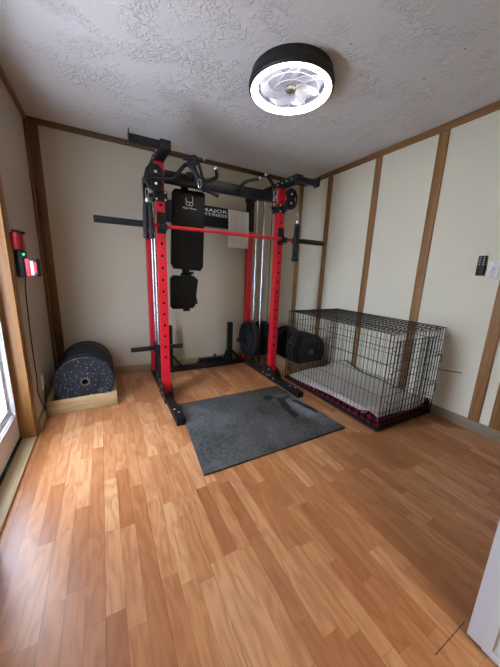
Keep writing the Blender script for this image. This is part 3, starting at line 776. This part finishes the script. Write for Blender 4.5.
# ------------------------------------------------------------------ floor mat
fm = B()
cxm, cym = 1.53, -1.49
poly = [(.938, -1.957), (2.125, -1.950), (2.075, -1.038), (1.012, -1.022), (.991, -1.36)]
fm.prism(poly, 'xy', .0006, .014, .003)
tag(fm.build('stall_mat', 'mat', loc=(cxm, cym, 0)), 'dark grey rubber floor mat with a black smear before the rack', 'mat')

# ------------------------------------------------------------------ dog crate
CX0, CX1, CY0, CY1, CZ = 2.308, 3.046, -2.100, -.866, .800
crate = thing('dog_crate', 'black wire dog crate along right wall', 'dog crate', ((CX0+CX1)/2, (CY0+CY1)/2, 0))
def grid_panel(name, us, vs, place, th=.0065, parent=crate):
    bm = bmesh.new(); vg = [[bm.verts.new(V(place(u, v))-world_loc(parent)) for v in vs] for u in us]
    for i in range(len(us)-1):
        for k in range(len(vs)-1): bm.faces.new([vg[i][k], vg[i+1][k], vg[i+1][k+1], vg[i][k+1]])
    me = bpy.data.meshes.new(name); bm.to_mesh(me); bm.free(); me.materials.append(MT['wire'])
    o = bpy.data.objects.new(name, me); COL.objects.link(o); o.parent = parent
    md = o.modifiers.new('wires', 'WIREFRAME'); md.thickness = th; md.use_replace = True; md.use_boundary = True; md.use_even_offset = False
    return o
def lin_n(a, b, n): return [a+(b-a)*i/n for i in range(n+1)]
zrows = [.045, .16, .30, .435, .565, .69, CZ]
grid_panel('front_side_panel', lin_n(CY0, CY1, 31), zrows, lambda u, v: (CX0, u, v))
grid_panel('wall_side_panel', lin_n(CY0, CY1, 31), zrows, lambda u, v: (CX1, u, v))
grid_panel('near_end_panel', lin_n(CX0, CX1, 18), [.045, .16, .30, .435, .565, .69, CZ-.012], lambda u, v: (u, CY0, v))
grid_panel('far_end_panel', lin_n(CX0, CX1, 18), [.045, .16, .30, .435, .565, .69, CZ-.012], lambda u, v: (u, CY1, v))
grid_panel('top_panel', lin_n(CX0, CX1, 7), lin_n(CY0, CY1, 31), lambda u, v: (u, v, CZ))
# heavier edge rods and the door in the near end
fr = B()
for z in (CZ,): fr.tube([(CX0, CY0, z), (CX1, CY0, z), (CX1, CY1, z), (CX0, CY1, z)], .0038, 8, True)
fr.build('top_edge_rod', 'wire', crate)
for (x, yv) in ((CX0, CY0), (CX1, CY0), (CX0, CY1), (CX1, CY1)):
    B().cyl((x, yv, .04), (x, yv, CZ), .0042, n=8).build('corner_rod', 'wire', crate)
dr = grid_panel('crate_door', lin_n(CX0+.07, CX1-.10, 12), [.10, .23, .365, .50, .63, .735], lambda u, v: (u, CY0-.009, v))
B().tube([(CX0+.07, CY0-.009, .10), (CX1-.10, CY0-.009, .10), (CX1-.10, CY0-.009, .735), (CX0+.07, CY0-.009, .735)], .0036, 8, True).build('door_rod', 'wire', dr)
for z in (.30, .565):
    l = B(); l.tube(smooth_path([(CX1-.135, CY0-.017, z), (CX1-.03, CY0-.017, z), (CX1-.022, CY0-.020, z-.03), (CX1-.03, CY0-.020, z-.075)]), .0036, 8)
    l.tube(smooth_path([(CX1-.135, CY0-.017, z+.035), (CX1-.05, CY0-.017, z+.035), (CX1-.03, CY0-.017, z)]), .003, 8); l.build('slide_latch', 'wire', crate)
for z in (.25, .48, .66):
    B().tube(arc((CX0+.068, CY0-.005, z), .007, 0, 360, 12, 'xy')[:-1], .0025, 6, True).build('hinge_loop', 'wire', crate)
B().cyl((CX1-.004, CY0-.001, .424), (CX1+.012, -2.272, .449), .0035, n=8).build('loose_rod', 'wire', crate)
t = B(); x0, x1, y0, y1 = CX0-.004, CX1+.004, CY0-.004, CY1+.004
rim = [(x0, y0), (x1, y0), (x1, y1), (x0, y1)]
def lp(ins, z): return [t.bm.verts.new((x, yv, z)) for x, yv in ((x0+ins, y0+ins), (x1-ins, y0+ins), (x1-ins, y1-ins), (x0+ins, y1-ins))]
t.skin([lp(.012, .001), lp(.004, .004), lp(0, .022), lp(0, .028), lp(.008, .028), lp(.014, .012)])
t.build('tray', 'tray', crate)

# ------------------------------------------------------------------ bed pad inside the crate
bed = thing('dog_bed', 'cream dog bed with red and black plaid sides inside the crate', 'dog bed', (2.67, -1.48, .014))
nx, ny = 22, 40
bx0, bx1, by0, by1 = CX0+.024, CX1-.024, CY0+.024, CY1-.03
def top_z(u, v):
    """u across from the room to the wall, v from the near end to the far end"""
    z = .090+.03*(1-v)*(1-u)-.012*v
    z += .015*math.sin(5.5*u+2.2*v)*math.sin(4*v+.6)
    z += .055*max(0, (u-.72)/.28)**1.5*(1-.5*abs(v-.55))*1.5
    z += .085*math.exp(-(((v-.83)/.13)**2))*max(0, (u-.45)/.55)**1.2
    z += .038*math.exp(-(((v-.06)/.055)**2+((u-.0)/.22)**2))
    z += .02*math.exp(-((v-.0)/.05)**2)*u
    e = min(u, 1-u, v*1.5, (1-v)*1.5)
    z -= .026*max(0, 1-e/.055)**2
    return z
o = B(); G = [[o.bm.verts.new((bx0+(bx1-bx0)*i/nx, by0+(by1-by0)*k/ny, top_z(i/nx, k/ny)+random.uniform(-.0015, .0015))) for k in range(ny+1)] for i in range(nx+1)]
for i in range(nx):
    for k in range(ny): o._f([G[i][k], G[i+1][k], G[i+1][k+1], G[i][k+1]])
Bo = [G[i][0] for i in range(nx+1)]+[G[nx][k] for k in range(1, ny+1)]+[G[i][ny] for i in range(nx-1, -1, -1)]+[G[0][k] for k in range(ny-1, 0, -1)]
rimco = [v.co.copy() for v in Bo]
low = [o.bm.verts.new((v.co.x, v.co.y, v.co.z-.012)) for v in Bo]
for k in range(len(Bo)): m = (k+1) % len(Bo); o._f([Bo[k], Bo[m], low[m], low[k]])
o._f(low)
o.build('fleece_top', 'fleece', bed, smooth=80)
o = B(); rings = []
ctr = V(((bx0+bx1)/2, (by0+by1)/2, 0))
for c in rimco:
    out = V((-1 if abs(c.x-bx0) < 1e-4 else 1 if abs(c.x-bx1) < 1e-4 else 0, -1 if abs(c.y-by0) < 1e-4 else 1 if abs(c.y-by1) < 1e-4 else 0, 0))
    if out.length: out.normalize()
    zt = c.z-.001; zb = .0135; lift = max(0, zt-.10)
    hz = zt-zb
    rings.append([o.bm.verts.new(c+out*d+V((0, 0, zt-c.z-hz*q))) for d, q in ((-.012, -.03), (.003, -.02), (.014, .25), (.016, .6), (.010, .97), (-.012, 1.0))])
o.skin(rings, closed=True); 
for rr in (0,): pass
o.build('plaid_side', 'plaid', bed, smooth=80)
o = B(); o.tube(smooth_path([(CX0+.010, CY0+.17, .092), (CX0+.006, CY0+.14, .105), (CX0+.007, CY0+.115, .122)]), .0022, 8, flat=.010, up=(0, 0, 1)); o.build('care_tag', 'label', bed)

# ------------------------------------------------------------------ things on the walls
ch = thing('battery_charger', 'black wall charger holding a red labelled tool battery by the door', 'battery charger', (.0, -.86, 1.12))
B().box(.0008, .050, -.985, -.86, 1.115, 1.288, .010, 3).build('body', 'plastic', ch)
bt = B().box(.0505, .118, -.975, -.875, 1.120, 1.238, .008, 3).build('battery', 'plastic', ch)
B().box(.052, .078, -.9785, -.9755, 1.123, 1.236, .001).build('red_side', 'redplastic', bt)
B().box(.0785, .094, -.9775, -.9755, 1.130, 1.222, .0007).build('battery_label', 'ltgrey', bt)
B().box(.096, .112, -.9775, -.9755, 1.140, 1.215, .0007).build('red_stripe', 'redplastic', bt)
B().sphere((.052, -.982, 1.262), .006, 10).build('indicator', 'led', ch)
B().box(.030, .060, -.980, -.92, 1.239, 1.256, .004).build('latch', 'plastic', ch)
cord = smooth_path([(.03, -.90, 1.1145), (.014, -.865, 1.03), (.010, -.875, .883), (.010, -.90, .633), (.010, -.898, .40), (.012, -.93, .267), (.030, -.90, .14), (.028, -.86, .095), (.022, -.78, .14), (.022, -.715, .255)], 8)
B().tube(cord, .0036, 8).build('power_cord', 'strap', ch)
for yb, xo, lab in ((-.975, .002, 'red battery pack on left wall, nearer the door'), (-.875, .010, 'red battery pack on left wall, further from the door')):
    t = thing('battery_pack', lab, 'battery', (xo, yb, 1.29), 'red battery packs above the charger')
    B().box(xo, xo+.036, yb-.036, yb+.036, 1.2895, 1.395, .009, 3).build('case', 'redplastic', t)
    B().box(xo+.006, xo+.044, yb-.012, yb+.03, 1.3955, 1.412, .004).build('clip', 'plastic', t)
    B().box(xo+.010, xo+.020, yb-.0385, yb-.0365, 1.305, 1.38, .0006).build('rib', 'red', t)
op = thing('wall_outlet', 'white power outlet low on left wall behind the plates', 'outlet', (0, -.70, .275))
B().box(.0006, .007, -.735, -.665, .215, .335, .002).build('cover_plate', 'switch', op)
B().box(.0072, .010, -.717, -.683, .285, .32, .001).build('socket', 'switch', op)
B().box(.0072, .010, -.717, -.683, .23, .265, .001).build('socket', 'switch', op)
rm = thing('remote_control', 'slim black remote control in a wall holder', 'remote control', (W, -2.252, 1.31))
B().box(W-.010, W-.0006, -2.281, -2.223, 1.237, 1.31, .003).build('holder', 'plastic', rm)
b1 = B().box(W-.022, W-.0105, -2.278, -2.226, 1.243, 1.385, .003).build('body', 'plastic', rm)
for i in range(2):
    for k in range(4):
        B().cyl((W-.0222, -2.264+i*.024, 1.372-k*.017), (W-.0236, -2.264+i*.024, 1.372-k*.017), .0048, n=10).build('button', 'dullsteel', b1)
sw = thing('light_switch', 'white light switch plate beside the remote control', 'light switch', (W, -2.326, 1.28))
B().box(W-.0065, W-.0006, -2.361, -2.292, 1.221, 1.342, .002).build('cover_plate', 'switch', sw)
B().box(W-.0075, W-.0066, -2.343, -2.310, 1.248, 1.315, .0004).build('toggle_surround', 'ltgrey', sw)
B().bar((W-.0076, -2.3265, 1.285), (W-.018, -2.3265, 1.292), .010, .012).build('toggle', 'switch', sw)
for z in (1.236, 1.327): B().cyl((W-.0066, -2.3265, z), (W-.008, -2.3265, z), .0035, n=10).build('screw', 'dullsteel', sw)

# ------------------------------------------------------------------ daylight and exposure
wd = bpy.data.worlds.new('daylight'); sc.world = wd; wd.use_nodes = True
nt = wd.node_tree; nt.nodes.clear()
tc = nt.nodes.new('ShaderNodeTexCoord'); sp = nt.nodes.new('ShaderNodeSeparateXYZ'); nt.links.new(tc.outputs['Generated'], sp.inputs[0])
mr = nt.nodes.new('ShaderNodeMapRange'); mr.inputs['From Min'].default_value = -.06; mr.inputs['From Max'].default_value = .10
nt.links.new(sp.outputs[2], mr.inputs['Value'])
mx = nt.nodes.new('ShaderNodeMix'); mx.data_type = 'RGBA'; nt.links.new(mr.outputs[0], mx.inputs[0])
mx.inputs[6].default_value = (.66, .64, .60, 1)      # lower half of the world, glowing as unseen ground to light the ceiling
mx.inputs[7].default_value = (1.0, .975, .93, 1)      # overcast sky
bg = nt.nodes.new('ShaderNodeBackground'); nt.links.new(mx.outputs[2], bg.inputs[0]); bg.inputs[1].default_value = 19.0
ow = nt.nodes.new('ShaderNodeOutputWorld'); nt.links.new(bg.outputs[0], ow.inputs[0])
ld = bpy.data.lights.new('added_hall_fill', 'AREA'); ld.shape = 'DISK'; ld.size = .45; ld.energy = 18; ld.color = (1, .93, .84)  # added fill light beyond the doorway, out of view
lo = bpy.data.objects.new('added_hall_fill', ld); COL.objects.link(lo); lo.location = (1.06, YF-.62, H-.01)
vs = sc.view_settings
vs.view_transform = 'Standard'; vs.look = 'None'; vs.exposure = 0.55; vs.gamma = 1.0; vs.use_curve_mapping = False
try:
    sc.cycles.use_denoising = True; sc.cycles.max_bounces = 10
except Exception: pass
